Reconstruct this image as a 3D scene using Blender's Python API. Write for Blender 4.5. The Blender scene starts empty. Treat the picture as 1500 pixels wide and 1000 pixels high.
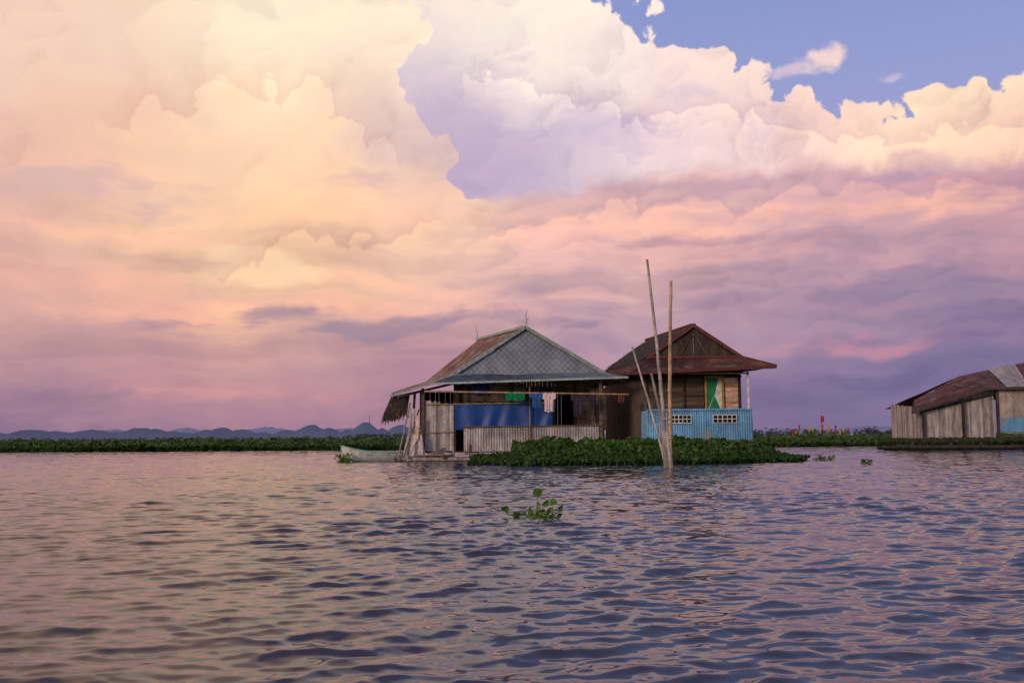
import bpy, math, random
import numpy as np
from mathutils import Vector, Matrix
random.seed(7); rng=np.random.default_rng(11)
sc=bpy.context.scene
def lin(c):
    o=[]
    for x in c:
        x=x/255.0
        o.append(x/12.92 if x<=0.04045 else ((x+0.055)/1.055)**2.4)
    return o
# ------------------------------------------------------------------ node helper
class NT:
    def __init__(s,nt): s.nt=nt
    def _in(s,sock,val):
        if val is None: return
        if isinstance(val,bpy.types.NodeSocket): s.nt.links.new(val,sock)
        else:
            try: sock.default_value=val
            except Exception:
                try: sock.default_value=tuple(val)+(1.0,)
                except Exception: sock.default_value=(val,val,val)
    def node(s,t,**k):
        n=s.nt.nodes.new(t)
        for a,b in k.items(): setattr(n,a,b)
        return n
    def m(s,op,a,b=None,c=None,clamp=False):
        n=s.node('ShaderNodeMath',operation=op,use_clamp=clamp)
        s._in(n.inputs[0],a); s._in(n.inputs[1],b); s._in(n.inputs[2],c); return n.outputs[0]
    def v(s,op,a,b=None,c=None,scale=None):
        n=s.node('ShaderNodeVectorMath',operation=op)
        s._in(n.inputs[0],a); s._in(n.inputs[1],b); s._in(n.inputs[2],c)
        if scale is not None: s._in(n.inputs['Scale'],scale)
        return n.outputs['Value'] if op in('DISTANCE','LENGTH','DOT_PRODUCT') else n.outputs[0]
    def noise(s,vec,scale,detail=4,rough=.5,dims='3D',dist=0,out='Fac'):
        n=s.node('ShaderNodeTexNoise',noise_dimensions=dims)
        s._in(n.inputs['Vector'],vec); n.inputs['Scale'].default_value=scale
        n.inputs['Detail'].default_value=detail; n.inputs['Roughness'].default_value=rough
        n.inputs['Distortion'].default_value=dist
        return n.outputs[0] if out=='Fac' else n.outputs[1]
    def mr(s,val,a,b,c=0.,d=1.,smooth=True):
        n=s.node('ShaderNodeMapRange'); n.interpolation_type='SMOOTHSTEP' if smooth else 'LINEAR'
        for i,x in enumerate((val,a,b,c,d)): s._in(n.inputs[i],x)
        return n.outputs[0]
    def mix(s,f,a,b,blend='MIX'):
        n=s.node('ShaderNodeMix',data_type='RGBA',blend_type=blend)
        s._in(n.inputs[0],f)
        for i,x in ((6,a),(7,b)):
            if isinstance(x,bpy.types.NodeSocket): s.nt.links.new(x,n.inputs[i])
            else: n.inputs[i].default_value=(x[0],x[1],x[2],1)
        return n.outputs[2]
    def comb(s,x,y,z=0.):
        n=s.node('ShaderNodeCombineXYZ')
        s._in(n.inputs[0],x); s._in(n.inputs[1],y); s._in(n.inputs[2],z); return n.outputs[0]
# ------------------------------------------------------------------ sky: procedural cloudscape over azimuth / elevation
SUN_AZ=-145.0; SUN_EL=12.0
_r=np.random.default_rng(5); PERM=np.concatenate([_r.permutation(256)]*2).astype(np.int32)
_g=_r.uniform(0,2*np.pi,256); GX=np.cos(_g).astype(np.float32); GY=np.sin(_g).astype(np.float32)
def perlin(x,y,seed=0):
    x=x+seed*17.31; y=y+seed*9.77
    xf=np.floor(x); yf=np.floor(y); xi=xf.astype(np.int32)&255; yi=yf.astype(np.int32)&255
    fx=(x-xf).astype(np.float32); fy=(y-yf).astype(np.float32)
    u=fx*fx*fx*(fx*(fx*6-15)+10); v=fy*fy*fy*(fy*(fy*6-15)+10)
    x1=(xi+1)&255; y1=(yi+1)&255
    a=PERM[xi]; b=PERM[x1]
    def g(h,dx,dy): return GX[h]*dx+GY[h]*dy
    n00=g(PERM[a+yi],fx,fy); n10=g(PERM[b+yi],fx-1,fy); n01=g(PERM[a+y1],fx,fy-1); n11=g(PERM[b+y1],fx-1,fy-1)
    r0=n00+u*(n10-n00); r1=n01+u*(n11-n01)
    return (r0+v*(r1-r0))*1.5
def fbm(x,y,o=5,gain=.5,seed=0):
    s=0;a=1.;f=1.
    for i in range(o): s=s+a*perlin(x*f,y*f,seed+i); a*=gain; f*=2.03
    return s
def billow(x,y,o=5,gain=.5,seed=0):
    s=0;a=1.;f=1.;t=0
    for i in range(o):
        n=perlin(x*f,y*f,seed+i); s=s+a*np.sqrt(n*n+.0015); t+=a; a*=gain; f*=2.07
    return s/t*2.
def ss(x,a,b):
    t=np.clip((x-a)/(b-a),0,1); return t*t*(3-2*t)
def make_sky():
    AZ0,AZ1,EL1=-52.,52.,46.; W,H=2080,920
    az=np.linspace(AZ0,AZ1,W,dtype=np.float32)[None,:]*np.ones((H,1),np.float32)
    el=np.linspace(0,EL1,H,dtype=np.float32)[:,None]*np.ones((1,W),np.float32)
    dp=float(EL1/(H-1))
    wx=fbm(az*.11,el*.13,6,.5,1); wy=fbm(az*.11,el*.13,6,.5,21)
    fx=fbm(az*.45,el*.5,5,.48,41); fy=fbm(az*.45,el*.5,5,.48,61)
    sx_=fbm(az*.30,el*.33,3,.42,45); sy_=fbm(az*.30,el*.33,3,.42,65)
    def field(ax,ey,pts,back,sx=4.,sy=2.7,k=.42):
        lk=math.log(k); eps=2e-4; ws=np.full(ax.shape,eps,np.float32); acc=[np.full(ax.shape,c*eps,np.float32) for c in lin(back)]
        for p in pts:
            a,e,c=p[:3]; wt=p[3] if len(p)>3 else 1.; kk=math.log(p[4]) if len(p)>4 else lk
            g=wt*np.exp(kk*(((ax-a)/sx)**2+((ey-e)/sy)**2)); ws+=g; c=lin(c)
            for i in range(3): acc[i]+=g*c[i]
        return np.stack([q/ws for q in acc],-1)
    front=[(-26,21,(242,206,186)),(-20,21,(250,220,194)),(-14,21.5,(255,240,212)),(-9.5,22,(255,236,208)),(-9.5,17.5,(253,216,184)),
    (-15,16,(254,216,182)),(-22,16,(238,194,172)),(-27,12,(230,184,170)),(-20,11.5,(246,200,168)),(-12,12,(255,208,168)),
    (-6.2,21.3,(252,226,206),.9,.2),(-6.0,18.6,(226,200,200),.9,.12),(-5.4,16.3,(206,180,192),.8,.12),(-8,18,(240,208,188),.6,.2),
    (-5,12,(248,206,180)),(-13,8.8,(252,202,164)),(-20,8,(236,182,160)),(-27,7.5,(226,174,164)),(-5,8.5,(234,186,172)),
    (-10,5,(206,160,163)),(-20,4.5,(210,160,158)),(-27,3.5,(188,144,156)),(-5,3,(180,138,155)),(-20,1.2,(154,120,147)),(-10,1.2,(158,120,146)),
    (-28,.5,(140,114,147)),(0,1,(152,121,149)),
    (0,8.5,(222,180,176)),(3,11,(234,190,184)),(9,12.5,(232,188,182)),(15,12.9,(222,180,184)),(21,12.7,(220,176,180)),(26,12,(212,166,174)),
    (10,9.3,(216,172,172)),(16,9,(194,157,171)),(21,9,(177,147,167)),(27,8.5,(181,147,165)),
    (5,6,(180,150,170)),(13,6.5,(162,140,167)),(22,5.5,(133,121,157)),(28,5,(125,114,153)),
    (10,3.3,(150,130,161)),(20,2.7,(127,114,153)),(4,2.5,(162,132,159)),(14,.8,(125,108,147)),(27,1,(113,103,145)),
    (-28,34,(255,206,152),.05,.8),(-14,36,(250,204,176),.05,.8),(-4,32,(228,200,204),.05,.7),(-55,12,(236,166,128),.05,.93),(50,8,(118,108,156),.05,.9)]
    back=[(0,23.5,(255,242,228)),(3,21,(255,239,226)),(7,19.8,(248,228,222)),(-3.2,21.5,(232,216,218)),(-3.4,18.6,(196,178,202)),(-2.5,16.5,(188,168,198)),(0.5,15,(194,174,202)),(4.5,16.4,(212,196,210)),
    (9,16.5,(232,208,214)),(13,18.3,(250,224,214)),(15,15.5,(236,204,206)),(19,15.8,(255,220,198)),(25,16.8,(255,230,198)),(26,14.6,(248,204,184)),
    (-3,24.5,(250,230,216)),(3,33,(214,204,222),.05,.8),(28,26,(200,180,200),.3,.7)]
    Cf=field(az+2.4*wx+.3*sx_,el+1.4*wy+.3*sy_,front,(104,102,142)); Ct=field(az+1.4*wx+.4*sx_,el+1.0*wy+.3*sy_,back,(104,102,142),3.2,2.4)
    def tint(C,m,c): return C*(1+m[...,None]*(np.array(c,np.float32)-1))
    low=1-ss(el,9.,17.)
    S=fbm(az*.055+.2*wx,el*.42+.35*wy,6,.5,81); S2=fbm(az*.2+.2*wx,el*.75+.4*wy,5,.52,101)
    Cf=tint(Cf,np.clip(S*1.5,0,1)*low*.9,(1.20,1.08,1.01)); Cf=tint(Cf,np.clip(-S*1.5,0,1)*low*.9,(.80,.83,.90))
    Cf=tint(Cf,np.clip(-S2*1.2,0,1)*low*.6,(.86,.88,.94))
    def spots(C,lst,ax,ey,nz):
        for a,e,rx,ry,c,al in lst:
            d=np.sqrt(((ax-a)/rx)**2+((ey-e)/ry)**2); mk=ss(1.0-d*.75+nz*.75,0,.85)*al
            C=C+(np.array(lin(c),np.float32)-C)*mk[...,None]
        return C
    ax_=az+.9*wx+.3*fx; ey_=el+.5*wy+.15*fy
    Cf=spots(Cf,[(-8.2,14.2,2.6,.6,(212,176,178),.6),(-23.5,13.2,4.2,1.,(210,176,178),.6),(-8,6.4,8.0,.8,(150,130,154),.75),(-14,7.8,5,.4,(210,162,166),.4),
    (-14.5,9.6,3.2,1.0,(255,220,182),.6),(18,5,3.0,.6,(210,144,160),.65),(13,10.2,4,.5,(224,172,174),.5),(9.5,14.3,7,.55,(190,158,178),.6),
    (7.5,12.3,6,.7,(252,196,174),.6),(11,11,4.5,.35,(164,138,158),.6),(21.5,12.2,5,.7,(244,188,170),.65),(24,14,3.5,.55,(190,160,180),.6),
    (23,8,6,1.,(138,124,158),.6),(3.5,8.1,3.6,.35,(238,186,178),.65),(27,6,5,.9,(108,102,144),.5),(-2,6.7,5,.5,(168,140,160),.45),(12,7.7,5,.4,(142,124,154),.5),(16,3.4,6,.4,(152,126,160),.4),
    (19,7.1,5,.35,(176,138,160),.4),(6,4.6,5,.35,(196,152,166),.35),(-18,2.6,7,.4,(228,162,158),.35),(-22,6.,4,.4,(198,154,160),.4),(-3,4.6,4,.35,(152,124,152),.4)],ax_,ey_,S2)
    pr=np.random.default_rng(33)
    def lobes(n,r0,r1,e0,e1,ax,ey,soft,flat=.85,a0=-34,a1=34,wm=2.0):
        Sh=np.zeros((H,W),np.float32)
        cx=pr.uniform(a0,a1,n); cy=pr.uniform(e0,e1,n); rr=pr.uniform(r0,r1,n)
        for q in np.argsort(-(cy+pr.normal(0,r1*.35,n))):
            c_,d_,r=cx[q],cy[q],rr[q]; pad=r+wm
            i0=max(0,int((c_-pad-AZ0)/dp)); i1=min(W,int((c_+pad-AZ0)/dp)+1); j0=max(0,int((d_-r*flat-wm)/dp)); j1=min(H,int((d_+r*flat+wm)/dp)+1)
            if i1-i0<2 or j1-j0<2: continue
            dx=(ax[j0:j1,i0:i1]-c_)/r; dy=(ey[j0:j1,i0:i1]-d_)/(r*flat); d=np.sqrt(dx*dx+dy*dy)
            al=ss(1-d,0,soft/r)*ss(dy,-.95,.25)
            s_=(-.55*dx+.8*dy)*.95-.12
            w_=Sh[j0:j1,i0:i1]; w_+=(s_-w_)*al
        return Sh
    bx=az+.45*sx_+.35*fx+.5*wx; by=el+.45*sy_+.35*fy+.5*wy
    P1=lobes(330,2.2,3.8,8,30,bx,by,.35); P2=lobes(1300,1.0,1.9,10,28,bx,by,.22); P3=lobes(4200,.4,.85,11,27,bx,by,.14,wm=1.6)
    pmask=ss(fbm(az*.16,el*.16,3,.5,301),-.5,.5)
    rb=.55*P1+(.20+.25*pmask)*P2+(.08+.22*pmask)*P3
    Ct=spots(Ct,[(-1,21,1.7,.8,(212,196,212),.5),(5.5,17.2,4,1.0,(200,184,208),.65),(1,18.5,2,.6,(222,206,216),.5),(10,19,1.6,.5,(220,202,214),.5),(14,16.8,3,.5,(218,196,210),.5)],bx,by,S2)
    Ct=tint(Ct,np.clip(rb,0,1),(1.16,1.12,1.07)); Ct=tint(Ct,np.clip(-rb,0,1),(.72,.665,.77))
    G1=lobes(170,3.0,6.,9,32,az+1.0*wx+.45*sx_+.15*fx,el+1.0*wy+.45*sy_+.15*fy,.8,.75,wm=3.); G2=lobes(520,1.3,2.6,8,26,az+.8*wx+.4*sx_+.3*fx,el+.8*wy+.4*sy_+.3*fy,.35,.8,wm=2.4)
    gm=ss(fbm(az*.09,el*.11,3,.5,331),-.45,.4); gm=np.maximum(gm,ss(az,-16,-8)*ss(el,12,16)*.9)
    rL=.60*G1+(.12+.45*gm)*G2+.30*gm*P2+.14*gm*P3
    hi=.10+.90*ss(el,6,14)
    Cf=tint(Cf,np.clip(rL,0,1)*hi*.75,(1.14,1.11,1.05)); Cf=tint(Cf,np.clip(-rL,0,1)*hi*.85,(.80,.725,.76))
    F1=lobes(420,1.4,3.2,4.5,15.5,az+.8*wx+.3*sx_+.25*fx,el+.4*wy+.2*sy_+.12*fy,.35,.26,-12,34,1.4)
    fm=ss(az,-9,1)*ss(el,3.5,8)*(1-ss(el,15,17))
    Cf=tint(Cf,np.clip(F1,0,1)*fm*.65,(1.18,1.06,1.0)); Cf=tint(Cf,np.clip(-F1,0,1)*fm*.8,(.76,.76,.86))
    def bank(C,xs,es,amp,lit,shd,seed,wd=2.2,fade=None,soft=.25):
        Hn=billow((az+.5*sx_)*.28,(el+.5*sy_)*.28,5,.45,seed)
        L=np.interp(az+1.2*wx,xs,es)+ (Hn-.5)*amp
        d=L-el; m=ss(d,0,soft); f=np.exp(-np.clip(d,0,None)/wd)*m
        lim=ss(az,xs[0],xs[0]+2.5)*(1-ss(az,xs[-1]-2.5,xs[-1]))
        C=tint(C,f*lim,lit); sh=np.exp(-np.clip(-d,0,None)/(wd*.6))*(1-m)
        return tint(C,sh*lim,shd)
    Ct=bank(Ct,[-4,-1,1,4,7,10],[19.5,20.6,20.3,19.3,18.2,17.2],2.2,(1.12,1.09,1.06),(.88,.85,.91),161)
    Ct=bank(Ct,[6,10,13,17,21,26,32],[17,18.6,18.4,16.9,15.9,16.3,15.6],2.,(1.12,1.08,1.03),(.88,.84,.9),171)
    Cf=bank(Cf,[-18,-15.5,-13.5,-11,-7,-3],[7.8,9.4,10.6,10.9,11.6,12.6],1.8,(1.11,1.08,1.01),(.90,.86,.88),181,2.)
    Cf=bank(Cf,[-24,-19,-15,-11,-8,-5],[15.5,18,19.6,19.2,17.6,15.6],2.6,(1.07,1.05,1.02),(.93,.88,.89),191,2.5)
    Cf=bank(Cf,[-3,2,7,12,18,24,32],[11.6,12.6,13.4,12.6,13.4,12.9,12.4],1.3,(1.12,1.05,1.0),(.88,.87,.93),201,1.2)
    Hn=billow((az+.45*sx_)*.22,(el+.45*sy_)*.22,6,.47,231)
    qx=az+.35*sx_+.22*fx+.4*wx; qy=el+.3*sy_+.18*fy+.3*wy
    E=np.interp(qy,[0,13.0,13.8,15,17.2,18.3,20.3,21.3,22.5,24.4,30,46],[8,1,-2.4,-3.6,-4.3,-5.2,-6.0,-5.6,-4.8,-7.,-8,-10])
    dl=E-qx+(Hn-.5)*2.0
    T=np.interp(qx,[-60,-2.7,1.2,6,10,17,25,60],[13.6,13.8,14.2,15.0,15.3,15.2,14.4,14])
    dT=T-qy+(Hn-.5)*.9
    mf=np.maximum(ss(dl,-.03,.20),ss(dT,-.3,.9))
    Cf=tint(Cf,np.exp(-np.clip(dl,0,9)/.7)*ss(el,18.5,20.5),(1.07,1.07,1.05))
    B=np.interp(qx,[-60,-12,1,3.2,4.7,8.2,11,13.5,15,18.9,22,24,27.2,40,60],[60,60,38,28,24.9,22.8,21.4,21.0,19.4,17.9,17.6,18.6,18.4,19.4,20])
    dB=B-qy+(Hn-.55)*2.6; mt=ss(dB,0,.26)
    Ct=tint(Ct,np.exp(-np.clip(dB,0,9)/1.1)*mt,(1.08,1.06,1.03))
    t=ss(el,14,27)[...,None]; clear=np.array(lin((158,163,210)))*(1-t)+np.array(lin((136,151,205)))*t
    t=ss(el,28,60)[...,None]; clear=clear*(1-t)+np.array(lin((114,122,176)))*t
    sn=fbm(az*.5,el*.7,5,.55,401)
    clear=spots(clear,[(17.9,20.4,1.5,.55,(248,216,210),.95),(16.5,19.9,1.2,.3,(226,202,214),.7),(21.6,19.0,.7,.3,(226,204,216),.6)],az+.35*fx,el+.25*fy,sn*.7)
    C=clear*(1-mt[...,None])+Ct*mt[...,None]
    C=C*(1-mf[...,None])+Cf*mf[...,None]
    C=np.clip(C,0,1.05).astype(np.float32)
    img=bpy.data.images.new('sky_clouds',W,H,alpha=False,float_buffer=True)
    img.colorspace_settings.name='Non-Color'
    px=np.ones((H,W,4),np.float32); px[...,:3]=C; img.pixels.foreach_set(px.ravel()); img.update(); img.pack()
    return img,(AZ0,AZ1,EL1)
img,(AZ0,AZ1,EL1)=make_sky()
w=bpy.data.worlds.new("World"); sc.world=w; w.use_nodes=True
nt=w.node_tree; nt.nodes.clear(); N=NT(nt)
tc=N.node('ShaderNodeTexCoord'); D=N.v('NORMALIZE',tc.outputs['Generated'])
sp=N.node('ShaderNodeSeparateXYZ'); nt.links.new(D,sp.inputs[0])
az=N.m('MULTIPLY',N.m('ARCTAN2',sp.outputs[0],sp.outputs[1]),57.2958)
el=N.m('ABSOLUTE',N.m('MULTIPLY',N.m('ARCSINE',sp.outputs[2]),57.2958))
ti=N.node('ShaderNodeTexImage',extension='EXTEND',interpolation='Linear'); ti.image=img
nt.links.new(N.comb(N.m('DIVIDE',N.m('SUBTRACT',az,AZ0),AZ1-AZ0),N.m('DIVIDE',el,EL1)),ti.inputs[0])
sky=N.node('ShaderNodeTexSky'); sky.sky_type='NISHITA'; sky.sun_disc=False
sky.sun_elevation=math.radians(SUN_EL); sky.sun_rotation=math.radians(SUN_AZ)
nish=N.v('SCALE',sky.outputs[0],scale=.03)
zen=N.mix(N.mr(el,40.,66.),ti.outputs[0],lin((112,114,160)))
backc=N.v('ADD',N.v('SCALE',tuple(lin((162,146,160))),scale=1.),nish)
C=N.mix(N.mr(sp.outputs[1],.40,-.25),zen,backc)
bg=N.node('ShaderNodeBackground'); bg.inputs['Strength'].default_value=1.0
nt.links.new(C,bg.inputs['Color'])
wo=N.node('ShaderNodeOutputWorld'); nt.links.new(bg.outputs[0],wo.inputs[0])
# sun lamp
sl=bpy.data.lights.new("sun","SUN"); sl.energy=1.5; sl.color=(1,.72,.54); sl.angle=math.radians(10)
so=bpy.data.objects.new("sun",sl); sc.collection.objects.link(so)
a=math.radians(SUN_AZ);e=math.radians(SUN_EL)
sd=Vector((math.sin(a)*math.cos(e),math.cos(a)*math.cos(e),math.sin(e)))
so.rotation_euler=sd.to_track_quat('Z','Y').to_euler(); so.location=(-60,-30,20)
# ------------------------------------------------------------------ materials
def newmat(name):
    m=bpy.data.materials.new(name); m.use_nodes=True
    n=NT(m.node_tree); b=m.node_tree.nodes['Principled BSDF']; return m,n,b
def weather(name,c1,c2,scale=(3,3,3),rust=None,rustamt=.5,rough=.85,rnd=.5,bump=.3,bs=20,metal=0.):
    m,n,b=newmat(name)
    tc=n.node('ShaderNodeTexCoord'); o=tc.outputs['Object']
    f=n.noise(n.v('MULTIPLY',o,scale),1.,5,.65)
    col=n.mix(n.mr(f,.33,.67),c1,c2)
    if rust:
        r=n.noise(n.v('MULTIPLY',o,(1.1,1.1,.9)),1.3,6,.7)
        col=n.mix(n.mr(r,.60-rustamt*.25,.72-rustamt*.25),col,rust)
    f2=n.noise(o,14.,3,.7)
    col=n.mix(.5,col,n.v('SCALE',col,scale=n.mr(f2,.3,.7,.5,1.4)))
    at=n.node('ShaderNodeAttribute',attribute_name='rnd')
    col=n.v('SCALE',col,scale=n.mr(at.outputs['Fac'],0.,1.,1-rnd,1+rnd,False))
    n.nt.links.new(col,b.inputs['Base Color'])
    b.inputs['Roughness'].default_value=rough; b.inputs['Metallic'].default_value=metal
    b.inputs['Specular IOR Level'].default_value=.25
    bp=n.node('ShaderNodeBump'); bp.inputs['Strength'].default_value=bump; bp.inputs['Distance'].default_value=.02
    n.nt.links.new(n.noise(n.v('MULTIPLY',o,scale),4.,3,.7),bp.inputs['Height']); n.nt.links.new(bp.outputs[0],b.inputs['Normal'])
    return m
M={}
M['plank_grey']=weather('weathered_planks',(.34,.30,.285),(.16,.14,.135),(6,6,1.2))
M['plank_pale']=weather('pale_bamboo_planks',(.42,.40,.40),(.22,.20,.205),(6,6,1.2),rnd=.35)
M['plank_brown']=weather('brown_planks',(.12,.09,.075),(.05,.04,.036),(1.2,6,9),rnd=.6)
M['plank_dark']=weather('dark_planks',(.07,.055,.048),(.03,.024,.022),(6,6,1.2))
M['salmon']=weather('peeling_paint',(.42,.2,.14),(.5,.45,.42),(2,2,14))
M['bamboo']=weather('bamboo',(.42,.29,.17),(.24,.16,.10),(6,6,1.5),rnd=.3,rough=.6)
M['bamboo_old']=weather('old_bamboo',(.40,.37,.35),(.20,.175,.165),(6,6,1.5),rnd=.3,rough=.7)
M['corr_grey']=weather('corrugated_zinc',(.44,.43,.45),(.24,.225,.235),(3,3,.8),rust=(.22,.15,.11),rustamt=.2,rough=.55,rnd=.2)
M['corr_blue']=weather('light_blue_corrugated',(.15,.38,.62),(.11,.28,.5),(3,3,.8),rust=(.3,.3,.33),rustamt=.2,rough=.55,rnd=.15)
M['roof_rust']=weather('rusty_roof',(.23,.115,.095),(.11,.06,.055),(2,.8,2),rust=(.23,.22,.25),rustamt=.48,rough=.6,rnd=.28)
M['roof_red']=weather('red_rusty_roof',(.115,.045,.04),(.055,.03,.03),(2,.8,2),rust=(.13,.11,.12),rustamt=.35,rough=.6,rnd=.25)
M['roof_blue']=weather('blue_grey_roof_skirt',(.13,.18,.24),(.07,.10,.135),(3,3,3),rust=(.16,.10,.08),rustamt=.2,rough=.55,rnd=.1)
M['trim']=weather('pale_trim',(.32,.40,.40),(.2,.25,.26),(4,4,4),rnd=.2)
M['trim_red']=weather('maroon_trim',(.13,.04,.04),(.07,.03,.03),(4,4,4),rnd=.2)
M['white']=weather('white_paint',(.7,.7,.72),(.5,.5,.52),(4,4,4),rnd=.2)
M['dark']=weather('painted_opening_shade',(.012,.011,.012),(.006,.006,.007))  # near-black colour standing in for the shade inside an opening
M['thatch']=weather('thatch',(.16,.15,.16),(.075,.07,.075),(5,5,5),rnd=.7)
M['thatch_dark']=weather('dark_thatch',(.06,.045,.038),(.025,.02,.018),(5,5,5),rnd=.7)
M['tarp']=weather('blue_tarp',(.012,.075,.33),(.01,.05,.23),(1,1,1),rough=.45,rnd=0,bump=.2)
M['tan']=weather('tan_panel',(.38,.33,.30),(.26,.22,.20),(2,2,2),rnd=.3)
M['soil']=weather('rotting_mat',(.03,.035,.015),(.015,.014,.01))
def plainc(name,c,rough=.9):
    return weather(name,c,tuple(x*.7 for x in c),(5,5,5),rough=rough,rnd=.1,bump=.1)
for k,c in dict(green=(.0,.20,.085),blue=(.03,.12,.36),pinkw=(.7,.56,.62),darkc=(.045,.035,.06),navy=(.02,.04,.15),red=(.45,.03,.03),yellow=(.6,.4,.04),cloth=(.62,.55,.57),hull=(.66,.72,.66),hullin=(.30,.56,.5),ochre=(.42,.28,.08),curtain=(.02,.22,.11)).items():
    M[k]=plainc('paint_'+k if k in('hull','hullin','ochre') else 'cloth_'+k,c)
def woven(name,c1,c2,sc_=5.,kk=1.2):
    m,n,b=newmat(name)
    o=n.node('ShaderNodeTexCoord').outputs['Object']
    s=n.node('ShaderNodeSeparateXYZ'); n.nt.links.new(o,s.inputs[0])
    h=n.m('ADD',s.outputs[0],s.outputs[1])
    p=n.m('ABSOLUTE',n.m('SUBTRACT',n.m('FRACT',n.m('MULTIPLY',n.m('ADD',h,s.outputs[2]),sc_)),.5))
    q=n.m('ABSOLUTE',n.m('SUBTRACT',n.m('FRACT',n.m('MULTIPLY',n.m('SUBTRACT',h,s.outputs[2]),sc_)),.5))
    f=n.m('ADD',n.m('MULTIPLY',n.m('MINIMUM',p,q),kk),n.m('MULTIPLY',n.noise(o,2.5,6,.7),1.3))
    col=n.mix(n.mr(f,.45,1.2),c2,c1)
    n.nt.links.new(col,b.inputs['Base Color']); b.inputs['Roughness'].default_value=.9
    b.inputs['Specular IOR Level'].default_value=.2
    return m
M['woven']=woven('woven_gable',(.25,.30,.39),(.12,.145,.19),4.3,.9)
M['woven_brown']=woven('woven_brown',(.17,.14,.13),(.075,.06,.06),6.)
def leafmat(name,c1,c2,trans=.3):
    m,n,b=newmat(name)
    at=n.node('ShaderNodeAttribute',attribute_name='rnd')
    col=n.mix(n.mr(at.outputs['Fac'],0.,1.,smooth=False),c1,c2)
    n.nt.links.new(col,b.inputs['Base Color']); b.inputs['Roughness'].default_value=.45
    b.inputs['Specular IOR Level'].default_value=.3
    t=n.node('ShaderNodeBsdfTranslucent'); n.nt.links.new(col,t.inputs[0])
    mx=n.node('ShaderNodeMixShader'); mx.inputs[0].default_value=trans
    n.nt.links.new(b.outputs[0],mx.inputs[1]); n.nt.links.new(t.outputs[0],mx.inputs[2])
    n.nt.links.new(mx.outputs[0],n.nt.nodes['Material Output'].inputs[0]); return m
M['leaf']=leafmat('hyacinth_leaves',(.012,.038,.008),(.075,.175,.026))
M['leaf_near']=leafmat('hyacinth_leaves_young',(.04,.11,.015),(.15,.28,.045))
M['leaf_far']=leafmat('far_hyacinth',(.022,.055,.011),(.08,.155,.033))
M['tree']=leafmat('distant_foliage',(.025,.036,.032),(.045,.058,.055),.1)
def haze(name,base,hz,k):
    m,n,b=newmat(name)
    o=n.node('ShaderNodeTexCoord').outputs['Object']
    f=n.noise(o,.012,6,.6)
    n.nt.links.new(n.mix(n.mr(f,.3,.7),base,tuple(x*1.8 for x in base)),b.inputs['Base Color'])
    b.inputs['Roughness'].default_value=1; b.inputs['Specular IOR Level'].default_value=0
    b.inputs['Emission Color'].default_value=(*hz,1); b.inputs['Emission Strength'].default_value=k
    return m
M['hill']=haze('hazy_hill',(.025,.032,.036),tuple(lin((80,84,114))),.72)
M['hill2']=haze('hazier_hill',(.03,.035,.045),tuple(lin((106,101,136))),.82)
# ------------------------------------------------------------------ mesh builder
def quickmesh(name,V,F4,rnd=None,F3=None,smooth=False,mat=None,extra=None):
    me=bpy.data.meshes.new(name); V=np.asarray(V,dtype=np.float32)
    me.vertices.add(len(V)); me.vertices.foreach_set('co',V.ravel())
    F4=np.asarray(F4,dtype=np.int32).reshape(-1,4); li=F4.ravel(); ls=np.arange(len(F4))*4
    if F3 is not None and len(F3):
        F3=np.asarray(F3,dtype=np.int32).reshape(-1,3)
        ls=np.concatenate([ls,len(li)+np.arange(len(F3))*3]); li=np.concatenate([li,F3.ravel()])
    me.loops.add(len(li)); me.loops.foreach_set('vertex_index',li.astype(np.int32))
    me.polygons.add(len(ls)); me.polygons.foreach_set('loop_start',ls.astype(np.int32))
    me.update(calc_edges=True)
    if rnd is not None:
        at=me.attributes.new('rnd','FLOAT','POINT'); at.data.foreach_set('value',np.asarray(rnd,dtype=np.float32))
    if extra is not None:
        at=me.attributes.new('chop','FLOAT','POINT'); at.data.foreach_set('value',np.asarray(extra,dtype=np.float32))
    me.polygons.foreach_set('use_smooth',np.full(len(ls),smooth,dtype=bool))
    if mat: me.materials.append(mat)
    ob=bpy.data.objects.new(name,me); sc.collection.objects.link(ob); return ob
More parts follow.
